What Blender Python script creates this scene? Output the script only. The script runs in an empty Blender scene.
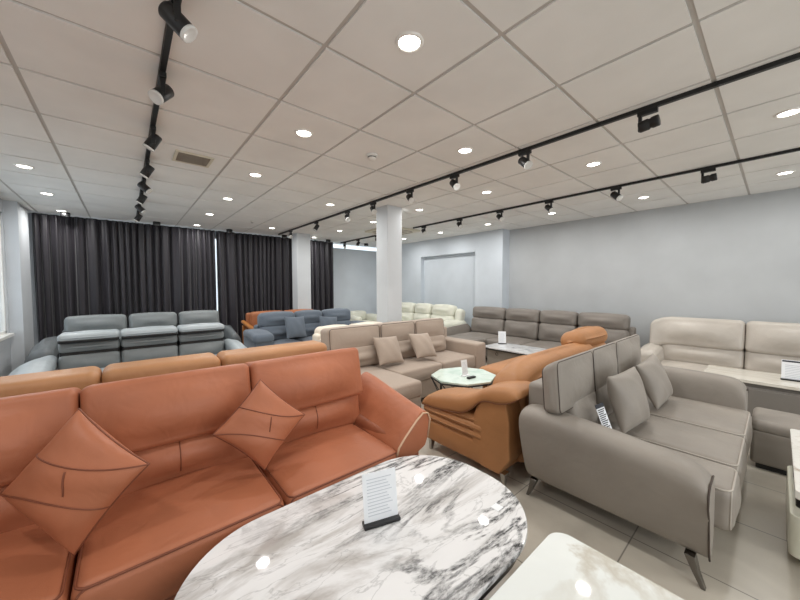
import bpy, bmesh, math, random
from mathutils import Vector, Matrix
random.seed(7)
C = bpy.context.scene.collection
PI = math.pi
CAMH = 1.40
CEIL = 2.603

# ------------------------------------------------------------------ materials
def lin(c):
    return tuple(((v/255.)/12.92 if v/255. <= .04045 else ((v/255.+.055)/1.055)**2.4) for v in c)

def new_mat(name):
    m = bpy.data.materials.new(name); m.use_nodes = True
    nt = m.node_tree
    b = nt.nodes['Principled BSDF']
    return m, nt, b

def N(nt, t, **kw):
    n = nt.nodes.new(t)
    for k, v in kw.items():
        if k in n.inputs: n.inputs[k].default_value = v
        else: setattr(n, k, v)
    return n

def coords(nt, scale=(1, 1, 1), rot=(0, 0, 0)):
    tc = nt.nodes.new('ShaderNodeTexCoord'); mp = nt.nodes.new('ShaderNodeMapping')
    mp.inputs['Scale'].default_value = scale; mp.inputs['Rotation'].default_value = rot
    nt.links.new(tc.outputs['Object'], mp.inputs['Vector'])
    return mp.outputs['Vector']

def ramp(nt, fac, stops):
    r = nt.nodes.new('ShaderNodeValToRGB')
    e = r.color_ramp.elements
    while len(e) < len(stops): e.new(0.5)
    for el, (p, c) in zip(e, stops):
        el.position = p; el.color = (c[0], c[1], c[2], 1)
    nt.links.new(fac, r.inputs['Fac'])
    return r.outputs['Color']

def mixc(nt, fac, a, b, mode='MIX'):
    m = nt.nodes.new('ShaderNodeMix'); m.data_type = 'RGBA'; m.blend_type = mode
    for sock, v in ((m.inputs[0], fac), (m.inputs[6], a), (m.inputs[7], b)):
        if hasattr(v, 'is_linked') or hasattr(v, 'links'): nt.links.new(v, sock)
        elif isinstance(v, (int, float)): sock.default_value = v
        else: sock.default_value = (*v[:3], 1)
    return m.outputs[2]

def leather(name, col, rough=.48, bump=.12, wrinkle=.25, spec=.4):
    m, nt, b = new_mat(name)
    v = coords(nt)
    c = lin(col)
    n1 = N(nt, 'ShaderNodeTexNoise', Scale=3.0, Detail=3.0); nt.links.new(v, n1.inputs['Vector'])
    col_o = ramp(nt, n1.outputs['Fac'], [(.3, [x*.88 for x in c]), (.7, [min(1, x*1.08) for x in c])])
    nt.links.new(col_o, b.inputs['Base Color'])
    n2 = N(nt, 'ShaderNodeTexVoronoi', Scale=420.0); nt.links.new(v, n2.inputs['Vector'])
    n3 = N(nt, 'ShaderNodeTexNoise', Scale=9.0, Detail=2.0, Distortion=.6); nt.links.new(v, n3.inputs['Vector'])
    b1 = N(nt, 'ShaderNodeBump', Strength=bump, Distance=.0015); nt.links.new(n2.outputs['Distance'], b1.inputs['Height'])
    b2 = N(nt, 'ShaderNodeBump', Strength=wrinkle, Distance=.02); nt.links.new(n3.outputs['Fac'], b2.inputs['Height'])
    nt.links.new(b1.outputs['Normal'], b2.inputs['Normal'])
    nt.links.new(b2.outputs['Normal'], b.inputs['Normal'])
    b.inputs['Roughness'].default_value = rough
    b.inputs['Specular IOR Level'].default_value = spec
    return m

def fabric(name, col, rough=.85, weave=600., sheen=.15, wrinkle=.2):
    m, nt, b = new_mat(name)
    v = coords(nt); c = lin(col)
    n1 = N(nt, 'ShaderNodeTexNoise', Scale=weave, Detail=1.0); nt.links.new(v, n1.inputs['Vector'])
    nt.links.new(ramp(nt, n1.outputs['Fac'], [(.25, [x*.82 for x in c]), (.75, [min(1, x*1.12) for x in c])]), b.inputs['Base Color'])
    n3 = N(nt, 'ShaderNodeTexNoise', Scale=8.0, Detail=2.0, Distortion=.5); nt.links.new(v, n3.inputs['Vector'])
    b2 = N(nt, 'ShaderNodeBump', Strength=wrinkle, Distance=.02); nt.links.new(n3.outputs['Fac'], b2.inputs['Height'])
    nt.links.new(b2.outputs['Normal'], b.inputs['Normal'])
    b.inputs['Roughness'].default_value = rough
    b.inputs['Sheen Weight'].default_value = sheen
    return m

def plain(name, col, rough=.5, metal=0., bump=0., spec=.5):
    m, nt, b = new_mat(name)
    v = coords(nt); c = lin(col)
    n1 = N(nt, 'ShaderNodeTexNoise', Scale=2.5, Detail=3.0); nt.links.new(v, n1.inputs['Vector'])
    nt.links.new(ramp(nt, n1.outputs['Fac'], [(.3, [x*.95 for x in c]), (.7, [min(1, x*1.03) for x in c])]), b.inputs['Base Color'])
    b.inputs['Roughness'].default_value = rough; b.inputs['Metallic'].default_value = metal
    b.inputs['Specular IOR Level'].default_value = spec
    if bump:
        n2 = N(nt, 'ShaderNodeTexNoise', Scale=120.0, Detail=3.0); nt.links.new(v, n2.inputs['Vector'])
        bb = N(nt, 'ShaderNodeBump', Strength=bump, Distance=.003); nt.links.new(n2.outputs['Fac'], bb.inputs['Height'])
        nt.links.new(bb.outputs['Normal'], b.inputs['Normal'])
    return m

def emit(name, col, strength):
    m, nt, b = new_mat(name)
    b.inputs['Base Color'].default_value = (*lin(col), 1)
    b.inputs['Emission Color'].default_value = (*lin(col), 1)
    b.inputs['Emission Strength'].default_value = strength
    return m

def marble(name, base, vein, vein2, scale=2.2, stretch=(1, 2.6, 1), rot=(0, 0, .5), dark=.5, fine=True, rough=.035, cr=.75):
    m, nt, b = new_mat(name)
    v = coords(nt, stretch, rot)
    B, V, V2 = lin(base), lin(vein), lin(vein2)
    # soft cloudy ground
    n0 = N(nt, 'ShaderNodeTexNoise', Scale=scale*1.1, Detail=6.0, Roughness=.62, Distortion=.7); nt.links.new(v, n0.inputs['Vector'])
    ground = ramp(nt, n0.outputs['Fac'], [(.36, V2), (.5, [x*.96 for x in B]), (.62, B)])
    # sharp veins : |noise-.5| small
    n1 = N(nt, 'ShaderNodeTexNoise', Scale=scale*.62, Detail=7.0, Roughness=.6, Distortion=1.1); nt.links.new(v, n1.inputs['Vector'])
    s = N(nt, 'ShaderNodeMath', operation='SUBTRACT'); s.inputs[1].default_value = .5; nt.links.new(n1.outputs['Fac'], s.inputs[0])
    a = N(nt, 'ShaderNodeMath', operation='ABSOLUTE'); nt.links.new(s.outputs[0], a.inputs[0])
    line = ramp(nt, a.outputs[0], [(.0, (1, 1, 1)), (.012, (.75, .75, .75)), (.035, (0, 0, 0))])
    n2 = N(nt, 'ShaderNodeTexNoise', Scale=scale*.8, Detail=3.0); nt.links.new(v, n2.inputs['Vector'])
    mask = ramp(nt, n2.outputs['Fac'], [(.42, (0, 0, 0)), (.6, (1, 1, 1))])
    n4 = N(nt, 'ShaderNodeTexNoise', Scale=scale*14, Detail=5.0, Roughness=.7); nt.links.new(v, n4.inputs['Vector'])
    crumble = ramp(nt, n4.outputs['Fac'], [(.4, (.15, .15, .15)), (.56, (1, 1, 1))])
    f = mixc(nt, 1.0, line, mask, 'MULTIPLY')
    f = mixc(nt, cr, f, crumble, 'MULTIPLY')
    f = mixc(nt, 1.0, f, (dark,)*3, 'MULTIPLY')
    c = mixc(nt, f, ground, V)
    if fine:
        n5 = N(nt, 'ShaderNodeTexNoise', Scale=scale*1.7, Detail=6.0, Distortion=1.6); nt.links.new(v, n5.inputs['Vector'])
        s5 = N(nt, 'ShaderNodeMath', operation='SUBTRACT'); s5.inputs[1].default_value = .48; nt.links.new(n5.outputs['Fac'], s5.inputs[0])
        a5 = N(nt, 'ShaderNodeMath', operation='ABSOLUTE'); nt.links.new(s5.outputs[0], a5.inputs[0])
        l5 = ramp(nt, a5.outputs[0], [(.0, (.28, .28, .28)), (.012, (0, 0, 0))])
        c = mixc(nt, l5, c, V)
    nt.links.new(c, b.inputs['Base Color'])
    b.inputs['Roughness'].default_value = rough
    return m

def floor_mat():
    m, nt, b = new_mat('porcelain floor tiles')
    v = coords(nt)
    sep = N(nt, 'ShaderNodeSeparateXYZ'); nt.links.new(v, sep.inputs[0])
    outs = []
    for ax, off in ((0, 2.11), (1, .485)):
        a = N(nt, 'ShaderNodeMath', operation='SUBTRACT'); a.inputs[1].default_value = off; nt.links.new(sep.outputs[ax], a.inputs[0])
        d = N(nt, 'ShaderNodeMath', operation='DIVIDE'); d.inputs[1].default_value = .617; nt.links.new(a.outputs[0], d.inputs[0])
        f = N(nt, 'ShaderNodeMath', operation='FRACT'); nt.links.new(d.outputs[0], f.inputs[0])
        p = N(nt, 'ShaderNodeMath', operation='PINGPONG'); p.inputs[1].default_value = .5; nt.links.new(f.outputs[0], p.inputs[0])
        outs.append(p.outputs[0])
    mn = N(nt, 'ShaderNodeMath', operation='MINIMUM'); nt.links.new(outs[0], mn.inputs[0]); nt.links.new(outs[1], mn.inputs[1])
    g = ramp(nt, mn.outputs[0], [(.0, (0, 0, 0)), (.003, (0, 0, 0)), (.006, (1, 1, 1))])
    n1 = N(nt, 'ShaderNodeTexNoise', Scale=2.2, Detail=6.0, Distortion=.8); nt.links.new(v, n1.inputs['Vector'])
    body = ramp(nt, n1.outputs['Fac'], [(.3, lin((180, 172, 159))), (.7, lin((206, 198, 184)))])
    nt.links.new(mixc(nt, g, lin((112, 106, 98)), body), b.inputs['Base Color'])
    b.inputs['Roughness'].default_value = .28
    return m

M = {}
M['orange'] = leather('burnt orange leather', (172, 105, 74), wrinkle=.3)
M['orange_shaded'] = leather('burnt orange leather shaded', (146, 86, 60))  # same leather, shade put into the colour for base, frame and arm bodies
M['tan'] = leather('tan leather', (184, 134, 92))
M['caramel'] = leather('caramel leather', (176, 124, 80), wrinkle=.2)
M['grey'] = leather('warm grey leather', (150, 142, 133), rough=.5)
M['pipe_dark'] = plain('dark piping', (70, 58, 50), .6)
M['pipe_orange'] = plain('orange piping', (124, 68, 44), .6)
M['pipe_brown'] = plain('brown piping', (120, 76, 46), .6)
M['pipe_light'] = plain('light piping', (205, 170, 140), .6)
M['pipe_pale'] = plain('pale grey piping', (178, 170, 160), .6)
M['darkgrey'] = leather('charcoal taupe leather', (128, 121, 114), rough=.5)
M['beige'] = leather('beige leather', (194, 186, 176), rough=.4, spec=.5)
M['taupe'] = fabric('taupe fabric', (172, 156, 142))
M['cream'] = leather('cream leather', (232, 222, 206))
M['ivory'] = leather('ivory leather', (218, 218, 204))
M['recliner'] = leather('steel grey leather', (128, 133, 134), rough=.42)
M['recliner_dark'] = leather('dark steel grey leather', (104, 108, 110), rough=.45)
M['recliner_light'] = leather('pale steel leather', (170, 178, 182), rough=.4)
M['slate'] = fabric('slate blue fabric', (96, 106, 118), wrinkle=.35)
M['brown'] = leather('rust brown leather', (166, 104, 68))
M['wood'] = plain('honey wood', (170, 110, 55), .4)
M['black'] = plain('matt black metal', (20, 20, 21), .45)
M['black_gloss'] = plain('black lacquer', (14, 14, 14), .2)
M['chrome'] = plain('polished steel', (190, 188, 184), .18, 1.0)
M['gunmetal'] = plain('gunmetal leg', (120, 116, 112), .25, 1.0)
M['ceiling'] = plain('ceiling tile', (234, 233, 230), .9, bump=.05)
M['tbar'] = plain('ceiling grid bar', (196, 192, 187), .6)
M['tbar_thin'] = plain('thin ceiling grid bar', (150, 146, 141), .7)
M['wall'] = plain('painted wall', (196, 200, 204), .85)
M['wall_r'] = plain('painted grey wall', (186, 189, 191), .8)
M['wall_pale'] = plain('pale blue painted wall', (203, 210, 217), .85)
M['column'] = plain('white painted column', (206, 210, 213), .7)
M['white'] = plain('white lacquer', (235, 233, 228), .3)
M['paper'] = plain('white paper', (238, 240, 243), .7)
M['ink'] = plain('printed grey ink', (200, 204, 210), .8)
M['ink_dark'] = plain('printed dark ink', (60, 62, 68), .8)
M['olive'] = plain('printed green ink', (128, 134, 90), .8)
M['lens'] = plain('frosted lens', (215, 215, 212), .25)
M['led'] = emit('downlight diffuser', (255, 250, 240), 14.0)
M['floor'] = floor_mat()
M['marble_grey'] = marble('white marble with charcoal veins', (232, 231, 231), (50, 51, 53), (178, 173, 169), 1.7, (.8, 2.4, 1), (0, 0, .42), 1.0)
M['marble_gold'] = marble('white marble with faint gold veins', (233, 236, 233), (172, 158, 134), (226, 229, 226), 1.3, (1.4, .8, 1), (0, 0, 1.0), .6, fine=False, cr=.1)
M['marble_dark'] = marble('white marble with broad grey veins', (224, 226, 228), (70, 72, 76), (170, 174, 178), 3.0, (2.2, 1, 1), (0, 0, .3), .9)
M['marble_green'] = marble('pale green marble', (222, 236, 226), (140, 175, 155), (196, 220, 206), 3.4, (1, 1, 1), (0, 0, .3), .6)
M['travertine'] = marble('cream streaked stone', (232, 227, 216), (178, 166, 148), (214, 206, 192), 1.6, (9, .8, 1), (0, 0, .05), .4, fine=False)
M['marble_brown'] = marble('white marble with brown veins', (232, 229, 222), (150, 122, 96), (206, 200, 190), 3.0, (1, 1, 1), (0, 0, .9), .8)
M['taupe_lacquer'] = plain('taupe lacquer', (150, 142, 132), .35)
M['grey_lacquer'] = plain('grey lacquer', (128, 123, 117), .35)
M['cream_lacquer'] = plain('cream lacquer', (226, 224, 206), .3)
M['vent'] = plain('vent grille', (168, 160, 148), .6)
M['vent_dark'] = plain('vent louvre', (158, 150, 138), .7)
M['ac'] = plain('ivory plastic', (214, 208, 190), .5)

def curtain_mat():
    m, nt, b = new_mat('aubergine black curtain satin')
    v = coords(nt, (1, 1, .04)); c = lin((34, 30, 37))
    n1 = N(nt, 'ShaderNodeTexNoise', Scale=18.0, Detail=3.0); nt.links.new(v, n1.inputs['Vector'])
    nt.links.new(ramp(nt, n1.outputs['Fac'], [(.3, [x*.6 for x in c]), (.7, [x*1.25 for x in c])]), b.inputs['Base Color'])
    b.inputs['Roughness'].default_value = .5
    b.inputs['Sheen Weight'].default_value = .35
    b.inputs['Sheen Roughness'].default_value = .4
    return m
M['curtain'] = curtain_mat()
def glass_mat():
    m, nt, b = new_mat('window glass')
    b.inputs['Base Color'].default_value = (.97, .99, 1, 1)
    b.inputs['Roughness'].default_value = .02
    b.inputs['Transmission Weight'].default_value = 1.0
    b.inputs['IOR'].default_value = 1.05
    return m
M['glass'] = glass_mat()
def acrylic_mat():
    m, nt, b = new_mat('clear acrylic')
    b.inputs['Base Color'].default_value = (.98, .98, .98, 1)
    b.inputs['Roughness'].default_value = .03
    b.inputs['Transmission Weight'].default_value = 1.0
    b.inputs['IOR'].default_value = 1.1
    return m
M['acrylic'] = acrylic_mat()

# ------------------------------------------------------------------ object helpers
def thing(name, label, cat, loc=(0, 0, 0), group=None):
    o = bpy.data.objects.new(name, None); C.objects.link(o)
    o.empty_display_size = .1
    o.location = loc; o['label'] = label; o['category'] = cat
    if group: o['group'] = group
    return o

def root_of(o):
    while o.parent: o = o.parent
    return o

def obj(name, bm, mats, parent=None, smooth=True, bevel=0., local=False, seg=3):
    """world-space bmesh -> mesh object (parented: moved into the root's frame)"""
    if parent is not None and not local:
        bmesh.ops.translate(bm, vec=-Vector(root_of(parent).location), verts=bm.verts[:])
    bmesh.ops.recalc_face_normals(bm, faces=bm.faces[:])
    me = bpy.data.meshes.new(name); bm.to_mesh(me); bm.free()
    for m in (mats if isinstance(mats, (list, tuple)) else [mats]): me.materials.append(m)
    if smooth: me.polygons.foreach_set('use_smooth', [True]*len(me.polygons))
    o = bpy.data.objects.new(name, me); C.objects.link(o)
    if parent is not None: o.parent = parent
    if bevel:
        md = o.modifiers.new('bevel', 'BEVEL'); md.width = bevel; md.segments = seg
        md.limit_method = 'ANGLE'; md.angle_limit = .6; md.harden_normals = True
    return o

def tag(o, label, cat, group=None):
    o['label'] = label; o['category'] = cat
    if group: o['group'] = group
    return o

def subsurf(o, lv=2):
    md = o.modifiers.new('subsurf', 'SUBSURF'); md.levels = lv; md.render_levels = lv
    return o

def struct(name, bm, mats, parent=None, **kw):
    o = obj(name, bm, mats, parent, **kw)
    if parent is None: o['kind'] = 'structure'
    return o

def dup(root, loc, rotz=None, label=None):
    r = root.copy(); C.objects.link(r); r.location = loc
    if rotz is not None: r.rotation_euler = (0, 0, rotz)
    if label: r['label'] = label
    for ch in list(root.children):
        c = ch.copy(); C.objects.link(c); c.parent = r
        for g in list(ch.children):
            d = g.copy(); C.objects.link(d); d.parent = c
    return r

NB = bmesh.new

def box(bm, x0, x1, y0, y1, z0, z1, mi=0):
    vs = [bm.verts.new(p) for p in ((x0, y0, z0), (x1, y0, z0), (x1, y1, z0), (x0, y1, z0), (x0, y0, z1), (x1, y0, z1), (x1, y1, z1), (x0, y1, z1))]
    for f in ((0, 3, 2, 1), (4, 5, 6, 7), (0, 1, 5, 4), (1, 2, 6, 5), (2, 3, 7, 6), (3, 0, 4, 7)):
        bm.faces.new([vs[i] for i in f]).material_index = mi
    return vs

def bx(*a):
    bm = NB(); box(bm, *a); return bm

def rbox(bm, x0, x1, y0, y1, z0, z1, r=.05, puff=(0, 0, 0), n=7, tilt=None, fn=None):
    """cushion : rounded box with pillowed faces; tilt=(axis, angle, pivot)"""
    h = [(x1-x0)/2, (y1-y0)/2, (z1-z0)/2]; c = Vector(((x0+x1)/2, (y0+y1)/2, (z0+z1)/2))
    r = min(r, *(k*.98 for k in h))
    arcs = [math.tan(math.radians(a)) for a in (45, 30, 15)]
    axes = []
    for k in range(3):
        inner = h[k]-r
        l = [(-inner, -o) for o in arcs] + [(-inner+2*inner*i/n, 0.) for i in range(n+1)] + [(inner, o) for o in reversed(arcs)]
        axes.append(l)
    L = len(axes[0]); cache = {}; new = []
    def vert(i, j, k):
        key = (i, j, k)
        if key in cache: return cache[key]
        a = (axes[0][i], axes[1][j], axes[2][k])
        off = Vector((a[0][1], a[1][1], a[2][1])); d = off.normalized()
        p = Vector((a[0][0], a[1][0], a[2][0])) + d*r
        u = [a[q][0]/(h[q]-r) if h[q]-r > 1e-6 else 0 for q in range(3)]
        w = [1-q*q for q in u]
        p.x += puff[0]*d.x*w[1]*w[2]; p.y += puff[1]*d.y*w[0]*w[2]; p.z += puff[2]*d.z*w[0]*w[1]
        v = bm.verts.new(p+c); cache[key] = v; new.append(v); return v
    for ax in range(3):
        for e in (0, L-1):
            for i in range(L-1):
                for j in range(L-1):
                    q = []
                    for (a, b) in ((i, j), (i+1, j), (i+1, j+1), (i, j+1)):
                        idx = [0, 0, 0]; idx[ax] = e; idx[(ax+1) % 3] = a; idx[(ax+2) % 3] = b
                        q.append(vert(*idx))
                    if e == 0: q.reverse()
                    bm.faces.new(q)
    if fn:
        for v in new: v.co = fn(v.co)
    if tilt: do_tilt(bm, new, tilt)
    return new

def do_tilt(bm, verts, tilt):
    ax, ang, piv = tilt
    bmesh.ops.rotate(bm, cent=Vector(piv), matrix=Matrix.Rotation(ang, 3, ax), verts=verts)

def rb(*a, **k):
    bm = NB(); rbox(bm, *a, **k); return bm

def tube(bm, pts, r, n=8, closed=False, caps=True):
    pts = [Vector(p) for p in pts]; rings = []
    rr = r if isinstance(r, (list, tuple)) else [r]*len(pts)
    up = None
    for i, p in enumerate(pts):
        if closed: t = pts[(i+1) % len(pts)]-pts[i-1]
        elif i == 0: t = pts[1]-pts[0]
        elif i == len(pts)-1: t = pts[-1]-pts[-2]
        else: t = pts[i+1]-pts[i-1]
        t.normalize()
        if up is None:
            up = Vector((0, 0, 1)) if abs(t.z) < .9 else Vector((1, 0, 0))
        a = t.cross(up)
        if a.length < 1e-4: a = t.cross(Vector((0, 1, 0)))
        a.normalize(); b = a.cross(t); up = b
        rings.append([bm.verts.new(p + a*(rr[i]*math.cos(2*PI*k/n)) + b*(rr[i]*math.sin(2*PI*k/n))) for k in range(n)])
    m = len(rings)
    for i in range(m if closed else m-1):
        A, B = rings[i], rings[(i+1) % m]
        for k in range(n): bm.faces.new((A[k], A[(k+1) % n], B[(k+1) % n], B[k]))
    if caps and not closed:
        bm.faces.new(list(reversed(rings[0]))); bm.faces.new(rings[-1])
    return [v for R in rings for v in R]

def loft(bm, rings, cap=True):
    R = [[bm.verts.new(p) for p in ring] for ring in rings]
    n = len(R[0])
    for A, B in zip(R[:-1], R[1:]):
        for k in range(n): bm.faces.new((A[k], A[(k+1) % n], B[(k+1) % n], B[k]))
    if cap:
        bm.faces.new(list(reversed(R[0]))); bm.faces.new(R[-1])
    return [v for q in R for v in q]

def smooth_poly(pts, it=2, closed=True):
    """Chaikin corner cutting"""
    P = [Vector(p) for p in pts]
    for _ in range(it):
        Q = []; m = len(P)
        rng = range(m) if closed else range(m-1)
        if not closed: Q.append(P[0])
        for i in rng:
            a, b = P[i], P[(i+1) % m]
            Q += [a*.75+b*.25, a*.25+b*.75]
        if not closed: Q.append(P[-1])
        P = Q
    return P

def rect_loop(a0, a1, b0, b1, rad, k=5):
    out = []
    for (ca, cb, s) in ((a1-rad, b1-rad, 0), (a0+rad, b1-rad, 1), (a0+rad, b0+rad, 2), (a1-rad, b0+rad, 3)):
        for i in range(k):
            t = (s+i/(k-1))*PI/2
            out.append((ca+rad*math.cos(t), cb+rad*math.sin(t)))
    return out

def pipe(plane, val, a0, a1, b0, b1, rad=.04, r=.0045, tilt=None, bow=0.):
    """piping loop in a plane: 'x','y' or 'z' = val"""
    pts = []
    L = rect_loop(a0, a1, b0, b1, rad)
    for (a, b) in L:
        pts.append({'z': (a, b, val), 'y': (a, val, b), 'x': (val, a, b)}[plane])
    bm = NB(); vs = tube(bm, pts, r, 6, closed=True)
    if tilt: do_tilt(bm, vs, tilt)
    return bm

def line(pts, r=.0045, tilt=None):
    bm = NB(); vs = tube(bm, pts, r, 6)
    if tilt: do_tilt(bm, vs, tilt)
    return bm

def edging(b, r, side, rad=.004, tilt=None, fn=None):
    x0, x1, y0, y1, z0, z1 = b; q = .29*r
    sp = {'f': ('y', y0+q), 'k': ('y', y1-q), 't': ('z', z1-q), 'l': ('x', x0+q), 'r': ('x', x1-q)}[side]
    d = {'y': (x0+q, x1-q, z0+q, z1-q), 'z': (x0+q, x1-q, y0+q, y1-q), 'x': (y0+q, y1-q, z0+q, z1-q)}[sp[0]]
    bm = pipe(sp[0], sp[1], *d, max(.004, .72*r), rad)
    if fn:
        for v in bm.verts: v.co = fn(v.co)
    if tilt: do_tilt(bm, bm.verts[:], tilt)
    return bm

def prism(bm, poly, z0, z1, mi=0):
    a = [bm.verts.new((p[0], p[1], z0)) for p in poly]; b = [bm.verts.new((p[0], p[1], z1)) for p in poly]
    n = len(poly)
    for k in range(n): bm.faces.new((a[k], a[(k+1) % n], b[(k+1) % n], b[k])).material_index = mi
    bm.faces.new(list(reversed(a))).material_index = mi; bm.faces.new(b).material_index = mi

def lathe(bm, prof, n=24, c=(0, 0, 0), axis='z'):
    rings = []
    for (r, z) in prof:
        ring = []
        for k in range(n):
            t = 2*PI*k/n
            ring.append(Vector((c[0]+r*math.cos(t), c[1]+r*math.sin(t), c[2]+z)))
        rings.append(ring)
    return loft(bm, rings)

# ------------------------------------------------------------------ room shell
X0, X1a, X1b, Y0, Y1 = -1.25, 6.03, 6.30, -4.5, 7.95
bm = NB(); box(bm, X0-.3, X1b+.3, Y0-.2, Y1+.3, -.1, 0.); struct('floor', bm, M['floor'], smooth=False)
bm = NB(); box(bm, X0-.3, X1b+.3, Y0-.2, Y1+.3, CEIL+.009, CEIL+.08, 1)
gx = [X0-.2]+[.186+.61*k for k in range(-2, 11)]; gx = [v for v in gx if v < X1b]+[X1b+.2]
gy = [Y0-.1]+[1.51+.615*k for k in range(-9, 11)]; gy = [v for v in gy if v < Y1]+[Y1+.2]
for xa, xb in zip(gx[:-1], gx[1:]):
    for ya, yb in zip(gy[:-1], gy[1:]): box(bm, xa+.012, xb-.012, ya+.012, yb-.012, CEIL, CEIL+.0092, 0)
struct('ceiling', bm, [M['ceiling'], M['tbar']], smooth=False)

# left wall with daylight window
bm = NB()
WY0, WY1, WZ0, WZ1 = 4.9, 6.93, .74, 2.42
box(bm, X0-.2, X0, Y0, WY0, 0, CEIL); box(bm, X0-.2, X0, WY1, Y1, 0, CEIL)
box(bm, X0-.2, X0, WY0, WY1, 0, WZ0); box(bm, X0-.2, X0, WY0, WY1, WZ1, CEIL)
struct('wall_left', bm, M['wall'], smooth=False)
bm = NB()
for a in (WY0, (WY0+WY1)/2-.02, WY1-.04): box(bm, X0-.07, X0-.02, a, a+.04, WZ0+.02, WZ1)
box(bm, X0-.07, X0-.02, WY0, WY1, WZ0+.02, WZ0+.06); box(bm, X0-.07, X0-.02, WY0, WY1, WZ1-.04, WZ1)
w1 = struct('window_1', bm, M['white'], smooth=False)
obj('window_sill', bx(X0-.18, X0+.05, WY0-.04, WY1+.02, WZ0-.02, WZ0+.02), M['white'], w1, smooth=False, bevel=.005)
obj('glass_pane', bx(X0-.046, X0-.04, WY0, WY1, WZ0, WZ1), M['glass'], w1, smooth=False)
# pier at the window corner
bm = NB(); box(bm, X0, X0+.13, 6.98, 7.62, 0, CEIL); o = struct('wall_left_pier', bm, M['wall'], smooth=False)

# back wall: glazed behind the curtains, closed at the right with a light slot on top
bm = NB()
box(bm, X0, 4.2, Y1, Y1+.15, 0, .25); box(bm, X0, 4.2, Y1, Y1+.15, 2.5, CEIL)
box(bm, X0, X0+.2, Y1, Y1+.15, .25, 2.5)
struct('wall_back', bm, M['wall'], smooth=False)
bm = NB()
box(bm, 4.27, X1b, Y1, Y1+.15, 0, 2.47)
struct('wall_back_panel', bm, M['wall_pale'], smooth=False)
bm = NB()
for i in range(7):
    a = X0+.2+i*(4.2-X0-.2-.05)/6 + (.0 if i not in (3,) else 0)
    box(bm, a, a+.05, Y1+.05, Y1+.1, .25, 2.5)
box(bm, X0+.2, 4.2, Y1+.05, Y1+.1, .25, .3); box(bm, X0+.2, 4.2, Y1+.05, Y1+.1, 2.45, 2.5)
w2 = struct('window_2', bm, M['white'], smooth=False)
obj('glass_pane', bx(X0+.2, 4.2, Y1+.07, Y1+.078, .25, 2.5), M['glass'], w2, smooth=False)
w3 = struct('window_3', bx(4.2, 4.24, Y1+.04, Y1+.1, .25, CEIL), M['white'], smooth=False)
obj('glass_pane', bx(4.24, X1b, Y1+.07, Y1+.078, 2.47, CEIL), M['glass'], w3, smooth=False)
obj('side_pane', bx(4.24, 4.27, Y1+.07, Y1+.078, .25, CEIL), M['glass'], w3, smooth=False)

# right wall: projecting rear part with a shallow niche, flush front part
NY0, NY1, NZ1, ND = 4.45, 6.21, 2.185, .13
STEP = 3.76
bm = NB()
box(bm, X1a, X1b+.2, STEP, NY0, 0, CEIL); box(bm, X1a, X1b+.2, NY1, Y1+.15, 0, CEIL)
box(bm, X1a, X1b+.2, NY0, NY1, NZ1, CEIL); box(bm, X1a+ND, X1b+.2, NY0, NY1, 0, NZ1)
struct('wall_right_rear', bm, M['wall_pale'], smooth=False)
bm = NB(); box(bm, X1b, X1b+.2, Y0, STEP, 0, CEIL); struct('wall_right', bm, M['wall_r'], smooth=False)
bm = NB()
box(bm, X0-.2, -.4, Y0-.2, Y0, 0, CEIL); box(bm, 5.4, X1b+.2, Y0-.2, Y0, 0, CEIL)
box(bm, -.4, 5.4, Y0-.2, Y0, 0, .3); box(bm, -.4, 5.4, Y0-.2, Y0, 2.45, CEIL)  # opening added in the unseen wall for the fill light
struct('wall_front', bm, M['wall'], smooth=False)
# columns
struct('column_1', bx(2.96, 3.24, 3.75, 4.03, 0, CEIL), M['column'], smooth=False, bevel=.006)
struct('column_2', bx(2.95, 3.27, 7.0, 7.3, 0, CEIL), M['column'], smooth=False, bevel=.006)

# ------------------------------------------------------------------ curtains
def curtain(x0, x1, y, label, seed, zb=.03):
    rnd = random.Random(seed)
    bm = NB(); n = int((x1-x0)/.011); ph = rnd.random()*6; cols = []
    fold = .12
    for i in range(n+1):
        x = x0+(x1-x0)*i/n
        ph += (x1-x0)/n/fold*2*PI*(1+.35*math.sin(x*5.1+seed)+.2*math.sin(x*11.3+seed*2))
        col = []
        for j in range(9):
            t = j/8; z = zb+(CEIL-.02-zb)*t
            amp = .05-.018*t
            yy = y+amp*math.sin(ph+.25*math.sin(3*t+x*3)) + .012*math.sin(ph*2.3+1)
            xx = x+.012*math.cos(ph)+.01*math.sin(2.2*t+x*4)*(1-t)
            col.append(bm.verts.new((xx, yy, z)))
        cols.append(col)
    for a, b in zip(cols[:-1], cols[1:]):
        for j in range(8): bm.faces.new((a[j], b[j], b[j+1], a[j+1]))
    o = obj('curtain', bm, M['curtain'])
    tag(o, label, 'curtain', 'dark floor-length curtains')
    return o
curtain(-1.10, 1.468, 7.74, 'widest dark aubergine curtain, left of the bright gap behind the grey recliner sofas', 1)
curtain(1.492, 3.33, 7.74, 'dark aubergine curtain between the bright gap and the far white column', 2)
curtain(3.35, 4.24, 7.74, 'narrow dark aubergine curtain right of the far white column', 3)

# ------------------------------------------------------------------ ceiling fittings
ORD = ['nearest the camera', 'second from the camera', 'third from the camera', 'fourth from the camera', 'fifth from the camera', 'sixth from the camera', 'seventh from the camera', 'eighth from the camera', 'ninth from the camera', 'tenth from the camera']
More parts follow.
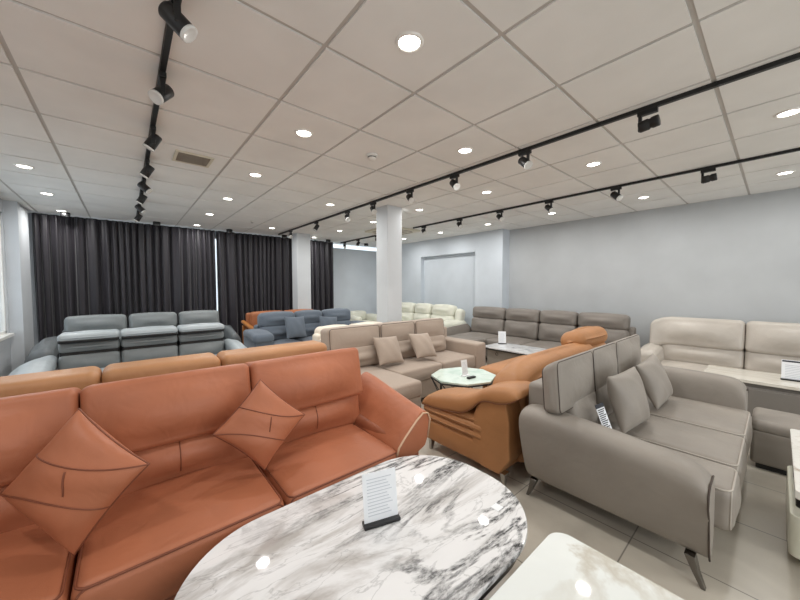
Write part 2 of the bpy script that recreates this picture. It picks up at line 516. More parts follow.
# downlights
def make_downlight():
    t = thing('downlight', '', 'ceiling light', (0, 0, CEIL), 'round recessed downlights')
    bm = NB(); lathe(bm, [(.052, -.001), (.056, -.009), (.066, -.008), (.071, -.001), (.071, .0), (.052, .0)], 28)
    obj('trim_ring', bm, M['white'], t, local=True)
    bm = NB(); lathe(bm, [(.0005, -.005), (.03, -.006), (.053, -.003), (.053, -.0005), (.0005, -.0005)], 28)
    obj('diffuser', bm, M['led'], t, local=True)
    return t
cols = {-3: ('in the row by the left window', [4, 6, 8, 10]), 0: ('just right of the left track', [0, 2, 4, 6, 8, 10]),
        2: ('just left of the middle track', [1, 5, 9]), 4: ('between the middle and right tracks', [-2, 0, 2, 4, 6, 8, 10]),
        7: ('in the row along the right wall', [-2, 0, 2, 4, 6, 8])}
DL = make_downlight(); first = True; lamps = []
for ci, (where, rows) in cols.items():
    for k, r in enumerate(rows):
        x, y = 1.10+.61*ci, 1.215+.615*r
        lab = f'lit ceiling downlight {where}, {ORD[k]}'
        if first: DL.location = (x, y, CEIL); DL['label'] = lab; first = False
        else: dup(DL, (x, y, CEIL), None, lab)
        lamps.append((x, y))
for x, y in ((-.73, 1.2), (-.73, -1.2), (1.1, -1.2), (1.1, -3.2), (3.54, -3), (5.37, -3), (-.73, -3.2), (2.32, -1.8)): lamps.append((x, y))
for x, y in lamps:
    L = bpy.data.lights.new('downlight_lamp', 'AREA'); L.shape = 'DISK'; L.size = .11; L.energy = 8.6
    L.color = (1, .99, .965); L.spread = math.radians(176)
    o = bpy.data.objects.new('downlight_lamp', L); C.objects.link(o); o.location = (x, y, CEIL-.012)

L = bpy.data.lights.new('rear_fill_light', 'AREA'); L.shape = 'RECTANGLE'; L.size = 5.6; L.size_y = 2.1; L.energy = 50; L.color = (1, .99, .97)  # added fill light behind the camera, brightens surfaces that face it
o = bpy.data.objects.new('rear_fill_light', L); C.objects.link(o); o.location = (2.5, Y0-.1, 1.4); o.rotation_euler = (PI/2, 0, 0)

# spotlight tracks
def track(x, y0, y1, label):
    bm = NB(); box(bm, x-.0135, x+.0135, y0, y1, CEIL-.026, CEIL)
    o = obj('spotlight_track', bm, M['black'], None, smooth=False)
    return tag(o, label, 'track', 'black ceiling spotlight tracks')
track(.19, -.6, 7.45, 'black ceiling spotlight track on the left, running from above the camera to the curtain')
track(2.69, -.9, 7.4, 'black ceiling spotlight track in the middle, passing left of the near white column')
track(4.5, -.9, 4.85, 'black ceiling spotlight track on the right, stopping at the square air conditioner')
track(4.5, 5.9, 7.75, 'short black ceiling spotlight track beyond the air conditioner, near the bright slot')

def make_spot(tilt, az):
    t = thing('track_spotlight', '', 'spotlight', (0, 0, CEIL-.026), 'black track spotlights')
    bm = NB(); box(bm, -.017, .017, -.055, .055, -.028, 0); obj('adapter', bm, M['black'], t, smooth=False, bevel=.003, local=True)
    bm = NB(); box(bm, -.012, .012, -.04, -.02, -.12, -.026); obj('bracket_arm', bm, M['black'], t, smooth=False, bevel=.004, local=True)
    R = Matrix.Rotation(az, 4, 'Z') @ Matrix.Rotation(tilt, 4, 'X')
    T = Matrix.Translation((0, 0, -.095)) @ R
    bm = NB(); lathe(bm, [(.0005, .055), (.03, .055), (.036, .048), (.037, -.052), (.033, -.06), (.0005, -.06)], 24)
    bmesh.ops.transform(bm, matrix=T, verts=bm.verts[:])
    h = obj('lamp_head', bm, M['black'], t, local=True)
    bm = NB(); lathe(bm, [(.0005, -.0605), (.026, -.062), (.0345, -.066), (.0375, -.064), (.038, -.052), (.037, -.052)], 24)
    bmesh.ops.transform(bm, matrix=T, verts=bm.verts[:])
    obj('lens', bm, M['lens'], h, local=True)
    return t
def box_spot():
    t = thing('track_spotlight', '', 'spotlight', (0, 0, CEIL-.026), 'black track spotlights')
    bm = NB(); box(bm, -.017, .017, -.055, .055, -.03, 0); obj('adapter', bm, M['black'], t, smooth=False, bevel=.003, local=True)
    bm = NB(); box(bm, -.012, .012, .03, .05, -.13, -.028); obj('bracket_arm', bm, M['black'], t, smooth=False, bevel=.004, local=True)
    R = Matrix.Translation((0, -.01, -.095)) @ Matrix.Rotation(1.45, 4, 'X') @ Matrix.Rotation(.0, 4, 'Z')
    bm = NB(); lathe(bm, [(.0005, .055), (.033, .055), (.036, .05), (.036, .016), (.031, .012), (.031, .002), (.036, -.002), (.036, -.05), (.032, -.056), (.0005, -.056)], 24)
    bmesh.ops.transform(bm, matrix=R, verts=bm.verts[:])
    obj('lamp_head', bm, M['black'], t, local=True)
    return t
variants = [make_spot(.75, 2.2), make_spot(.8, -1.9), make_spot(.55, 1.2), make_spot(.85, 2.84)]
BS = box_spot()
used = set()
def put_spot(v, x, y, lab):
    src = BS if v == 'b' else variants[v]
    if v not in used:
        used.add(v); src.location = (x, y, CEIL-.026); src['label'] = lab
    else: dup(src, (x, y, CEIL-.026), None, lab)
t1 = [(1.62, 1), (2.27, 0), (3.05, 2), (3.85, 2), (4.50, 1), (5.1, 2), (5.75, 1), (6.5, 2)]
for k, (y, v) in enumerate(t1): put_spot(v, .19, y, f'black spotlight on the left ceiling track, {ORD[k]}')
t2 = [(.60, 'b'), (1.47, 3), (2.26, 3), (2.96, 3), (3.73, 3), (4.42, 3), (5.5, 2), (6.7, 3)]
for k, (y, v) in enumerate(t2): put_spot(v, 2.69, y, f'black spotlight on the middle ceiling track, {ORD[k]}')
t3 = [(.49, 'b'), (1.29, 3), (2.09, 3), (2.86, 3), (3.66, 3), (4.55, 3)]
for k, (y, v) in enumerate(t3): put_spot(v, 4.5, y, f'black spotlight on the right ceiling track, {ORD[k]}')
t4 = [(6.1, 3), (6.9, 2), (7.55, 3)]
for k, (y, v) in enumerate(t4): put_spot(v, 4.5, y, f'black spotlight on the short far ceiling track, {ORD[k]}')

# black surface lamps along the curtain
def make_can():
    t = thing('surface_lamp', '', 'ceiling light', (0, 0, CEIL), 'black surface lamps above the curtains')
    bm = NB(); lathe(bm, [(.0005, 0), (.055, 0), (.057, -.004), (.057, -.06), (.053, -.065), (.045, -.06), (.0005, -.055)], 24); h = obj('lamp_body', bm, M['black'], t, local=True)
    bm = NB(); lathe(bm, [(.0005, -.0555), (.04, -.0595), (.044, -.0605), (.044, -.054), (.0005, -.054)], 20); obj('lens', bm, M['lens'], t, local=True)
    return t
names = ['leftmost of the row', 'second from the left', 'third from the left', 'fourth from the left', 'fifth from the left', 'rightmost of the row']
CAN = make_can()
for k, x in enumerate((-.70, .48, 1.70, 2.86, 3.99, 5.16)):
    lab = f'small black ceiling lamp by the curtains, {names[k]}'
    if k == 0: CAN.location = (x, 7.50, CEIL); CAN['label'] = lab
    else: dup(CAN, (x, 7.50, CEIL), None, lab)

# air vent
t = thing('air_vent', 'rectangular beige air vent in a ceiling tile right of the left spotlight track', 'vent', (.52, 3.6, CEIL))
bm = NB()
for a in ((.37, .67, 3.45, 3.475), (.37, .67, 3.725, 3.75), (.37, .395, 3.475, 3.725), (.645, .67, 3.475, 3.725)): box(bm, *a, CEIL-.012, CEIL)
obj('vent_frame', bm, M['ac'], t, smooth=False, bevel=.003)
bm = NB(); box(bm, .395, .645, 3.475, 3.725, CEIL-.003, CEIL-.001)
for i in range(12):
    y = 3.482+i*.0205
    vs = box(bm, .396, .644, y, y+.003, CEIL-.012, CEIL-.001)
obj('louvres', bm, M['vent_dark'], t, smooth=False)
# smoke detector
t = thing('smoke_detector', 'small white round smoke detector on the ceiling left of the middle track', 'smoke detector', (1.753, 2.446, CEIL))
bm = NB(); lathe(bm, [(.0005, 0), (.05, 0), (.052, -.012), (.047, -.016), (.0005, -.016)], 24, t.location); obj('base', bm, M['white'], t)
bm = NB(); lathe(bm, [(.0005, -.016), (.038, -.016), (.038, -.03), (.03, -.042), (.0005, -.044)], 24, t.location); obj('sensor_dome', bm, M['white'], t)
bm = NB(); lathe(bm, [(.0385, -.02), (.0392, -.02), (.0392, -.027), (.0385, -.027)], 24, t.location); obj('vent_slot', bm, M['black'], t)
# sprinkler
t = thing('sprinkler', 'tiny bright sprinkler head on the ceiling near the curtain', 'sprinkler', (1.802, 6.28, CEIL))
bm = NB(); lathe(bm, [(.0005, 0), (.035, 0), (.035, -.005), (.012, -.008), (.008, -.03), (.0005, -.03)], 20, t.location); obj('escutcheon', bm, M['white'], t)
bm = NB(); lathe(bm, [(.0005, -.03), (.022, -.03), (.022, -.033), (.0005, -.033)], 16, t.location); obj('deflector', bm, M['chrome'], t)
# cassette air conditioner
t = thing('ceiling_air_conditioner', 'square ivory cassette air conditioner in the ceiling behind the near white column', 'air conditioner', (4.4, 5.4, CEIL))
bm = NB(); rbox(bm, 3.97, 4.83, 4.97, 5.83, CEIL-.035, CEIL-.001, .015); obj('panel', bm, M['ac'], t)
bm = NB(); box(bm, 4.17, 4.63, 5.17, 5.63, CEIL-.04, CEIL-.03); obj('intake_grille', bm, M['vent'], t, smooth=False, bevel=.004)
for a in ((4.15, 4.65, 5.04, 5.09), (4.15, 4.65, 5.71, 5.76), (4.04, 4.09, 5.15, 5.65), (4.71, 4.76, 5.15, 5.65)):
    bm = NB(); box(bm, *a, CEIL-.041, CEIL-.033); obj('air_outlet', bm, M['vent_dark'], t, smooth=False, bevel=.003)

# ------------------------------------------------------------------ furniture parts
def feet(root, pts, h=.12, mat='gunmetal', splay=0.):
    for (x, y) in pts:
        bm = NB(); cx, cy = root.location.x, root.location.y
        dx = splay*(1 if x > cx else -1); dy = splay*(1 if y > cy else -1)
        tube(bm, [(x, y, h+.02), (x+dx, y+dy, 0)], [.018, .011], 10)
        obj('leg', bm, M[mat], root)

def blade_leg(root, x, y, sx, sy, h=.135, mat='gunmetal'):
    """flat flared metal leg with a mounting plate"""
    bm = NB()
    rings = []
    for (t, w) in ((0, .066), (.12, .058), (.55, .042), (1, .030)):
        z = h*(1-t)
        ox, oy = sx*.05*t*t**.3, sy*.05*t*t**.3
        c = Vector((x+ox, y+oy, z)); a = Vector((w*.5, 0, 0)); b = Vector((0, w*.5, 0))
        rings.append([c-a-b*.6, c+a-b*.6, c+a+b*.6, c-a+b*.6])
    loft(bm, rings); obj('leg', bm, M[mat], root, bevel=.003)

def seat_row(root, xs, y0, y1, z0, z1, mat, pmat=None, r=.05, puff=(.0, .015, .03), axis='x'):
    for a, b in zip(xs[:-1], xs[1:]):
        g = .003
        if axis == 'x': bm = rb(a+g, b-g, y0, y1, z0, z1, r=r, puff=puff)
        else: bm = rb(y0, y1, a+g, b-g, z0, z1, r=r, puff=(puff[1], puff[0], puff[2]))
        s = obj('seat_cushion', bm, M[mat], root)
        if pmat:
            q = .26*r
            if axis == 'x': p = pipe('z', z1-q, a+g+q, b-g-q, y0+q, y1-q, r*.8)
            else: p = pipe('z', z1-q, y0+q, y1-q, a+g+q, b-g-q, r*.8)
            obj('piping', p, M[pmat], s)
            if axis == 'x': obj('piping', edging((a+g, b-g, y0, y1, z0, z1), r, 'f', .004), M[pmat], s)

# ================================================================== 1 burnt orange sofa
def orange_sofa():
    t = thing('sofa', 'burnt orange leather three-seat sofa in the left foreground behind the oval marble table', 'sofa', (.2, 1.8, 0))
    xs = [-.85, -.163, .525, 1.20]
    xb = [-.91, -.163, .525, 1.255]
    obj('base', rb(-.95, 1.27, 1.42, 2.14, .09, .29, r=.03), M['orange_shaded'], t)
    obj('back_frame', rb(-.98, 1.30, 2.05, 2.19, .10, .78, r=.03), M['orange_shaded'], t)
    seat_row(t, xs, 1.385, 2.03, .26, .455, 'orange', 'pipe_orange', r=.045, puff=(.0, .012, .032))
    for a, b in zip(xb[:-1], xb[1:]):
        tl = ('X', -.16, (0, 1.98, .44))
        lum = obj('lumbar_cushion', rb(a+.002, b-.002, 1.87, 2.08, .42, .70, r=.05, puff=(0, .06, .0), tilt=tl), M['orange'], t)
        m = (a+b)/2
        obj('seam', line([(m, 1.86-.05*(1-((z-.56)/.1)**2) if abs(z-.56) < .1 else 1.86, z) for z in (.49, .52, .56, .6, .64)], .0025, tl), M['pipe_orange'], lum)
        tl = ('X', -.20, (0, 1.98, .62))
        B_ = (a+.002, b-.002, 1.84, 2.07, .625, .955)
        up = obj('back_cushion', rb(*B_, r=.035, puff=(0.0, .06, .0), tilt=tl, n=9), M['orange'], t)
        obj('piping', edging(B_, .035, 'k', .005, tl), M['pipe_orange'], up)
    # right and left arms: slanted pads that flare outwards over a plain arm body
    for s in (1, -1):
        X = (lambda v: v) if s == 1 else (lambda v: .35-v)
        obj('arm_body', rb(*sorted((X(1.19), X(1.385))), 1.42, 2.12, .09, .50, r=.04), M['orange_shaded'], t)
        rings = []
        for (y, zr, k) in ((1.385, .60, .93), (1.395, .635, 1.), (1.55, .655, 1.0), (1.75, .685, 1.0), (1.97, .72, 1.0), (2.1, .73, 1.0), (2.115, .71, .93)):
            sh = .05*(y-1.385)/.7
            sec = [(a+sh, b) for a, b in [(1.155, .425), (1.165, .465), (1.225, .52), (1.315, zr-.035), (1.37, zr), (1.41, zr-.012), (1.43, zr-.06), (1.405, zr-.18), (1.36, .40), (1.25, .37), (1.18, .385)]]
            cx, cz = 1.28, .50
            rings.append([Vector((X(cx+(a-cx)*k), y, cz+(b-cz)*k)) for a, b in [(p.x, p.y) for p in smooth_poly([(a, b, 0) for a, b in sec], 1)]])
        bm = NB(); loft(bm, rings); pad = obj('arm_pad', bm, M['orange'], t, bevel=.008)
        sec = [(1.157, .43), (1.172, .472), (1.228, .527), (1.312, .595), (1.365, .627), (1.405, .618), (1.424, .575), (1.405, .47)]
        obj('piping', line([(X(a), 1.384, b) for a, b in sec], .006), M['pipe_light'], pad)
    for (x, y) in ((-.85, 1.5), (1.22, 1.5), (-.85, 2.05), (1.22, 2.05)): blade_leg(t, x, y, 0, 0, .10)
orange_sofa()

# ================================================================== throw pillows
def pillow_bm(S, T, seam=None, n=22, pinch=.07):
    bm = NB(); grid = {}
    def P(u, v, s):
        w = max(0., (1-u**2)*(1-v**2))
        th = T*(w**.42)*s
        k = .012*math.sin(7*u+3*v)*(w**.5)*s*T/.06
        return Vector((u*S*(1-pinch*(1-v*v)), th+k*.35, v*S*(1-pinch*(1-u*u))))
    for s in (1, -1):
        for i in range(n+1):
            for j in range(n+1):
                u = math.sin((2*i/n-1)*PI/2); v = math.sin((2*j/n-1)*PI/2)
                edge = i in (0, n) or j in (0, n)
                key = (i, j) if edge else (i, j, s)
                if key not in grid: grid[key] = bm.verts.new(P(u, v, s))
    for s in (1, -1):
        for i in range(n):
            for j in range(n):
                q = [grid.get((a, b), grid.get((a, b, s))) for a, b in ((i, j), (i+1, j), (i+1, j+1), (i, j+1))]
                bm.faces.new(q if s == -1 else q[::-1])
    return bm, P

def pillow(name, label, mat, S, T, center, M3, pmat=None, seams=(), group=None):
    t = thing(name, label, 'cushion', (0, 0, 0), group)
    t.matrix_world = Matrix.Translation(center) @ M3.to_4x4()
    bm, P = pillow_bm(S, T)
    bmesh.ops.recalc_face_normals(bm, faces=bm.faces[:])
    c = obj('cover', bm, M[mat], t, local=True)
    if pmat:
        pts = []
        for k in range(4):
            for i in range(10):
                f = -1+2*i/10
                u, v = [(f, -1), (1, f), (-f, 1), (-1, -f)][k]
                pts.append(P(u, v, 1))
        bm = NB(); tube(bm, pts, .004, 6, closed=True); obj('piping', bm, M[pmat], t, local=True)
    for sm in seams:
        bm = NB(); tube(bm, [P(u, v, -1)+Vector((0, -.0015, 0)) for u, v in sm], .0028, 6); obj('seam', bm, M[pmat], c, local=True)
    return t

def orient(normal, updir):
    """local -y -> normal, local z ~ updir"""
    yv = -Vector(normal).normalized(); zv = Vector(updir); zv = (zv-yv*zv.dot(yv)).normalized(); xv = yv.cross(zv)
    return Matrix((xv, yv, zv)).transposed()

def arc(v0, bend, n=9):
    return [(-.97+1.94*i/(n-1), v0+bend*(1-(-1+2*i/(n-1))**2)) for i in range(n)]
d45 = 1/math.sqrt(2)
# pillow rests on the seat leaning on the back, corner down
tt = [.5-.5*math.cos(PI*k/30) for k in range(31)]
arc1 = [(t_, 1-2*t_-.22*math.sin(PI*t_)) for t_ in tt]
arc2 = [(-1+t_, 1-2*t_+.22*math.sin(PI*t_)) for t_ in tt]
mid = [(.30-.055*k, .04-.042*k) for k in range(8)]
pillow('throw_pillow', 'larger burnt orange throw cushion on its corner at the left sofa seam', 'orange', .174, .082, (-.153, 1.637, .702),
       orient((-.56, -.78, .27), (-.563, .602, .566)), 'pipe_orange', [arc1, arc2, mid], 'orange throw cushions')
pillow('throw_pillow', 'smaller burnt orange throw cushion on its corner, right of the larger one', 'orange', .157, .072, (.516, 1.694, .698),
       orient((-.056, -.97, .22), (-.681, .12, .72)), 'pipe_orange', [arc1, arc2, mid], 'orange throw cushions')

# ================================================================== 2 tan sofa, seen from behind
def tan_sofa():
    t = thing('sofa', 'tan leather sofa standing back to back with the burnt orange sofa', 'sofa', (.17, 2.75, 0))
    xs = [-.86, -.11, .454, 1.20]
    obj('base', rb(-.9, 1.24, 2.28, 3.12, .09, .29, r=.03), M['tan'], t)
    obj('back_frame', rb(-.92, 1.26, 2.23, 2.36, .1, .74, r=.04), M['tan'], t)
    seat_row(t, xs, 2.45, 3.16, .27, .45, 'tan', None)
    for a, b in zip(xs[:-1], xs[1:]):
        up = obj('back_cushion', rb(a+.001, b-.001, 2.26, 2.50, .50, .962, r=.045, puff=(0, .035, .0)), M['tan'], t)
    for x0, x1 in ((-1.1, -.87), (1.21, 1.42)):
        obj('arm', rb(x0, x1, 2.36, 3.14, .10, .60, r=.08, puff=(.01, 0, .02)), M['tan'], t)
    feet(t, ((-.98, 2.42), (1.3, 2.42), (-.98, 3.05), (1.3, 3.05)), .1)
tan_sofa()

# ================================================================== 3 warm grey sofa, right foreground
def grey_sofa():
    t = thing('sofa', 'warm grey leather sofa with metal legs in the right foreground', 'sofa', (2.85, .6, 0))
    xs = [2.09, 2.42, 2.96, 3.61]
    obj('base', rb(2.03, 3.66, .20, 1.02, .13, .30, r=.03), M['grey'], t)
    obj('back_frame', rb(2.03, 3.68, .92, 1.07, .14, .765, r=.035), M['grey'], t)
    seat_row(t, xs, .095, .86, .24, .455, 'grey', 'pipe_pale', r=.05, puff=(0, .012, .03))
    bs = [1.905, 2.47, 2.97, 3.65]
    for a, b in zip(bs[:-1], bs[1:]):
        tl = ('X', -.10, (0, .9, .44))
        lum = obj('lumbar_cushion', rb(max(a, 2.08)+.002, min(b, 3.63)-.002, .765, .95, .42, .69, r=.045, puff=(.0, .05, 0), tilt=tl), M['grey'], t)
        tl2 = ('X', -.08, (0, .9, .62))
        def ridge(v):
            v.z -= .55*max(0, v.y-.81)*max(0, min(1, (v.z-.66)/.25)); return v
        B_ = (a+.0015, b-.0015, .79, .905, .63, .955)
        up = obj('back_cushion', rb(*B_, r=.04, puff=(0.006, .045, .0), tilt=tl2, n=9, fn=ridge), M['grey'], t)
        obj('piping', edging(B_, .04, 'k', .004, tl2, ridge), M['pipe_dark'], up)
        obj('piping', edging(B_, .04, 'f', .0028, tl2, ridge), M['pipe_dark'], up)
    for s in (1, -1):
        X = (lambda v: v) if s == 1 else (lambda v: 5.69-v)
        sec0 = [(2.005, .13), (1.965, .22), (1.915, .40), (1.865, .0), (1.885, 1.), (1.95, 1.02), (2.04, 1.0), (2.085, .97), (2.10, .40), (2.10, .13)]
        rings = []
        prof = ((.158, .52, .965), (.166, .532, 1.), (.18, .548, 1.), (.205, .572, 1), (.26, .590, 1), (.4, .602, 1), (.7, .632, 1), (.99, .645, 1), (1.035, .635, .985), (1.052, .61, .93))
        if s == -1: prof = ((.125, .57, .965), (.132, .585, 1.), (.15, .625, 1), (.19, .655, 1), (.25, .668, 1), (.5, .672, 1), (.95, .672, 1), (1.035, .66, .985), (1.052, .63, .93))
        yf, zf = prof[1][0], prof[1][1]
        for (y, zt, k) in prof:
            sec = [(2.005, .13), (1.96, .22), (1.91, .38), (1.868, zt-.085), (1.875, zt-.03), (1.915, zt), (2.02, zt+.004), (2.075, zt-.03), (2.09, zt-.12), (2.10, .30), (2.095, .13)]
            cx, cz = 1.99, .36
            rings.append([Vector((X(cx+(a-cx)*k), y, cz+(b-cz)*k)) for a, b in sec])
        bm = NB(); loft(bm, rings); arm = obj('arm', bm, M['grey'], t); subsurf(arm)
        sec = [(2.003, .14), (1.96, .22), (1.91, .38), (1.868, zf-.085), (1.876, zf-.03), (1.917, zf-.002), (2.02, zf+.002)]
        obj('piping', line([(X(a), yf-.002, b) for a, b in sec], .004), M['pipe_dark'], arm)
    for (x, y, sx, sy) in ((2.0, .23, 0, -1), (2.02, 1.0, .2, 1), (3.69, .23, 0, -1), (3.67, 1.0, 0, 1)): blade_leg(t, x, y, sx, sy, .145)
    return t
grey_sofa()
pillow('throw_pillow', 'warm grey throw cushion nearer the camera, upright on the foreground grey sofa', 'grey', .178, .075, (2.50, .613, .662),
       orient((-.167, -.954, .249), (-.018, .255, .967)), None, group='warm grey throw cushions')
pillow('throw_pillow', 'warm grey throw cushion further back, upright on the foreground grey sofa', 'grey', .172, .07, (3.15, .605, .662),
       orient((-.144, -.924, .355), (-.116, .372, .921)), None, group='warm grey throw cushions')
t = thing('price_tag', 'white printed price tag leaning on the back of the foreground grey sofa', 'price tag', (2.203, .66, .581))
def tag_card(root, mat4):
    bm = NB(); box(bm, -.03, .03, -.001, .001, -.1, .1); bmesh.ops.transform(bm, matrix=mat4, verts=bm.verts[:]); obj('card', bm, M['paper'], root, smooth=False, local=True)
    bm = NB(); box(bm, -.031, .031, -.0022, .0005, .078, .102); bmesh.ops.transform(bm, matrix=mat4, verts=bm.verts[:]); obj('header_strip', bm, M['ink_dark'], root, smooth=False, local=True)
    bm = NB()
    for i in range(14): box(bm, -.024, .024-.006*(i % 3), -.0016, -.0009, .064-i*.0115, .0695-i*.0115)
    bmesh.ops.transform(bm, matrix=mat4, verts=bm.verts[:]); obj('printed_lines', bm, M['ink_dark'], root, smooth=False, local=True)
tag_card(t, orient((-.45, -.85, .25), (-.12, .25, 1)).to_4x4())

# ================================================================== 4 caramel chaise sofa, seen from behind
def caramel_sofa():
    t = thing('sofa', 'caramel leather sofa with wavy armrest, back to back with the warm grey sofa', 'sofa', (3.1, 1.65, 0))
    obj('base', rb(2.05, 4.25, 1.18, 1.76, .12, .32, r=.04), M['caramel'], t)
    obj('back_frame', rb(2.12, 4.28, 1.14, 1.30, .12, .66, r=.04), M['caramel'], t)
    obj('seat_cushion', rb(2.2, 3.12, 1.3, 1.79, .27, .46, r=.07, puff=(0, .015, .03)), M['caramel'], t)
    obj('chaise_cushion', rb(3.13, 4.22, 1.3, 2.30, .22, .46, r=.085, puff=(0, .04, .02)), M['caramel'], t)
    obj('chaise_base', rb(3.17, 4.18, 1.9, 2.24, .12, .26, r=.04), M['caramel'], t)
    # rear cushions
    def drop(v):
        # the left end of the low headrest sinks towards the arm
        k = max(0., 1-(v.x-2.10)/.42); v.z -= .13*k*k; return v
    a = obj('headrest', rb(2.10, 3.66, 1.17, 1.43, .60, .825, r=.10, puff=(0, .02, .02), n=10, fn=drop), M['caramel'], t)
    obj('seam', line([(2.5, 1.17, .72), (2.9, 1.165, .735), (3.4, 1.165, .74)], .003), M['pipe_orange'], a)
    obj('backrest', rb(2.2, 3.2, 1.22, 1.48, .42, .70, r=.09, puff=(0, .04, 0)), M['caramel'], t)
    obj('backrest', rb(3.2, 4.2, 1.22, 1.48, .42, .78, r=.09, puff=(0, .04, 0)), M['caramel'], t)
    obj('headrest', rb(3.42, 4.22, 1.22, 1.47, .74, .95, r=.105, puff=(.02, .03, .02), tilt=('X', -.25, (0, 1.3, .8))), M['caramel'], t)
    # near arm
    top = [(1.985, .40), (1.975, .435), (1.93, .475), (1.80, .52), (1.62, .545), (1.47, .59), (1.36, .665), (1.25, .705), (1.15, .715), (1.09, .70), (1.075, .675)]
    bot = [(1.082, .655), (1.14, .615), (1.23, .585), (1.33, .585), (1.39, .555), (1.49, .455), (1.57, .425), (1.80, .388), (1.97, .385)]
    for side in (0, 1):
        x0, x1 = (1.935, 2.26) if side == 0 else (4.12, 4.30)
        def resample(P, n=26):
            P = smooth_poly([Vector((y, z, 0)) for y, z in P], 2, closed=False)
            d = [0]
            for p, q in zip(P[:-1], P[1:]): d.append(d[-1]+(q-p).length)
            out = []; k = 0
            for m_ in range(n+1):
                w_ = d[-1]*m_/n
                while k < len(d)-2 and d[k+1] < w_: k += 1
                f_ = (w_-d[k])/max(1e-6, d[k+1]-d[k]); out.append(P[k].lerp(P[k+1], min(1, f_)))
            return out
        Tt, Bb = resample(top), resample(bot[::-1])
        rings = []
        for tp, bt in zip(Tt, Bb):
            def at(x, f_, dz=0):
                p = bt.lerp(tp, f_); return Vector((x, p.x, p.y+dz))
            h_ = (tp-bt).length; cr_ = min(.03, h_*.3)
            rings.append([at(x0+.004, 0), at(x0-.002, .12), at(x0-.003, .4), at(x0+.004, .68), at(x0+.02, .88), at(x0+.05, .97), at(x0+.10, 1.0, .003), at((x0+x1)/2, 1.0, .008), at(x1-.07, 1.0), at(x1-.03, .94), at(x1, .7), at(x1, .3), at(x1-.01, 0)])
        bm = NB(); loft(bm, rings); pad = obj('arm_pad', bm, M['caramel'], t)
        pts = smooth_poly([Vector((x0-.002, y, z)) for y, z in bot], 2, closed=False)
        obj('piping', line(pts, .004), M['pipe_brown'], pad)
        # arm side: rear block with curved top and three stacked bands
        bl = smooth_poly([(x0+.012, 1.15, .085), (x0+.012, 1.15, .60), (x0+.012, 1.27, .605), (x0+.012, 1.36, .585), (x0+.012, 1.43, .50), (x0+.012, 1.45, .40), (x0+.012, 1.45, .085)], 1)
        bm = NB(); loft(bm, [bl, [p+Vector((x1-x0-.05, 0, 0)) for p in bl]]); obj('arm_side', bm, M['caramel'], t, bevel=.012)
        for (z0, z1, y1, ins) in ((.085, .265, 1.955, .012), (.262, .325, 1.965, .006), (.322, .385, 1.975, .003), (.375, .44, 1.9, .012)):
            obj('arm_band', rb(x0+ins, x1-.05, 1.36, y1, z0, z1, r=.03, puff=(.006, 0, 0)), M['caramel'], t)
    for (x, y) in ((1.985, 1.2), (1.985, 1.9), (4.22, 1.2), (4.15, 2.15)): blade_leg(t, x, y, -.2 if x < 3 else .2, 0, .10, 'chrome')
caramel_sofa()

# ================================================================== 5 taupe sectional
def taupe_sofa():
    t = thing('sectional_sofa', 'taupe fabric sectional sofa in the middle with dark piped backrests and left chaise', 'sofa', (2.8, 3.1, 0))
    xs = [1.70, 2.42, 3.02, 3.62]
    obj('base', rb(1.74, 3.72, 2.76, 3.5, .06, .28, r=.03), M['taupe'], t)
    obj('back_frame', rb(1.70, 3.90, 3.40, 3.58, .06, .76, r=.03), M['taupe'], t)
    seat_row(t, [2.30, 3.02, 3.70], 2.70, 3.3, .27, .44, 'taupe', None, r=.035, puff=(0, .01, .022))
    obj('seat_front', rb(2.30, 3.70, 2.72, 2.9, .06, .29, r=.02), M['taupe'], t)
    obj('chaise_cushion', rb(1.70, 2.295, 2.33, 3.3, .27, .44, r=.035, puff=(0, .01, .022)), M['taupe'], t)
    obj('chaise_base', rb(1.71, 2.29, 2.34, 2.8, .06, .28, r=.02), M['taupe'], t)
    for a, b in zip(xs[:-1], xs[1:]):
        obj('lumbar_cushion', rb(a+.01, b-.01, 3.13, 3.36, .43, .68, r=.07, puff=(0, .05, 0), tilt=('X', -.12, (0, 3.3, .45))), M['taupe'], t)
        tl = ('X', -.1, (0, 3.3, .65))
        up = obj('back_cushion', rb(a+.004, b-.004, 3.19, 3.42, .655, .925, r=.045, puff=(0, .025, .01), tilt=tl), M['taupe'], t)
        B_ = (a+.004, b-.004, 3.19, 3.42, .655, .925)
        obj('piping', edging(B_, .045, 'f', .0035, tl), M['pipe_dark'], up)
        obj('piping', edging(B_, .045, 'k', .005, tl), M['pipe_dark'], up)
    arm = obj('arm', rb(3.70, 3.93, 2.69, 3.56, .06, .60, r=.035, puff=(.01, .01, .012)), M['taupe'], t)
    feet(t, ((1.78, 2.42), (2.2, 2.42), (3.84, 2.76), (1.8, 3.45), (3.84, 3.5)), .06, 'black')
taupe_sofa()
pillow('throw_pillow', 'taupe fabric throw cushion on the left of the pair on the sectional sofa', 'taupe', .175, .07, (2.40, 3.03, .634),
       orient((-.045, -.86, .50), (.062, .5, .85)), None, group='taupe throw cushions')
pillow('throw_pillow', 'taupe fabric throw cushion on the right of the pair on the sectional sofa', 'taupe', .175, .07, (2.93, 2.98, .636),
       orient((.005, -.82, .57), (.063, .57, .82)), None, group='taupe throw cushions')

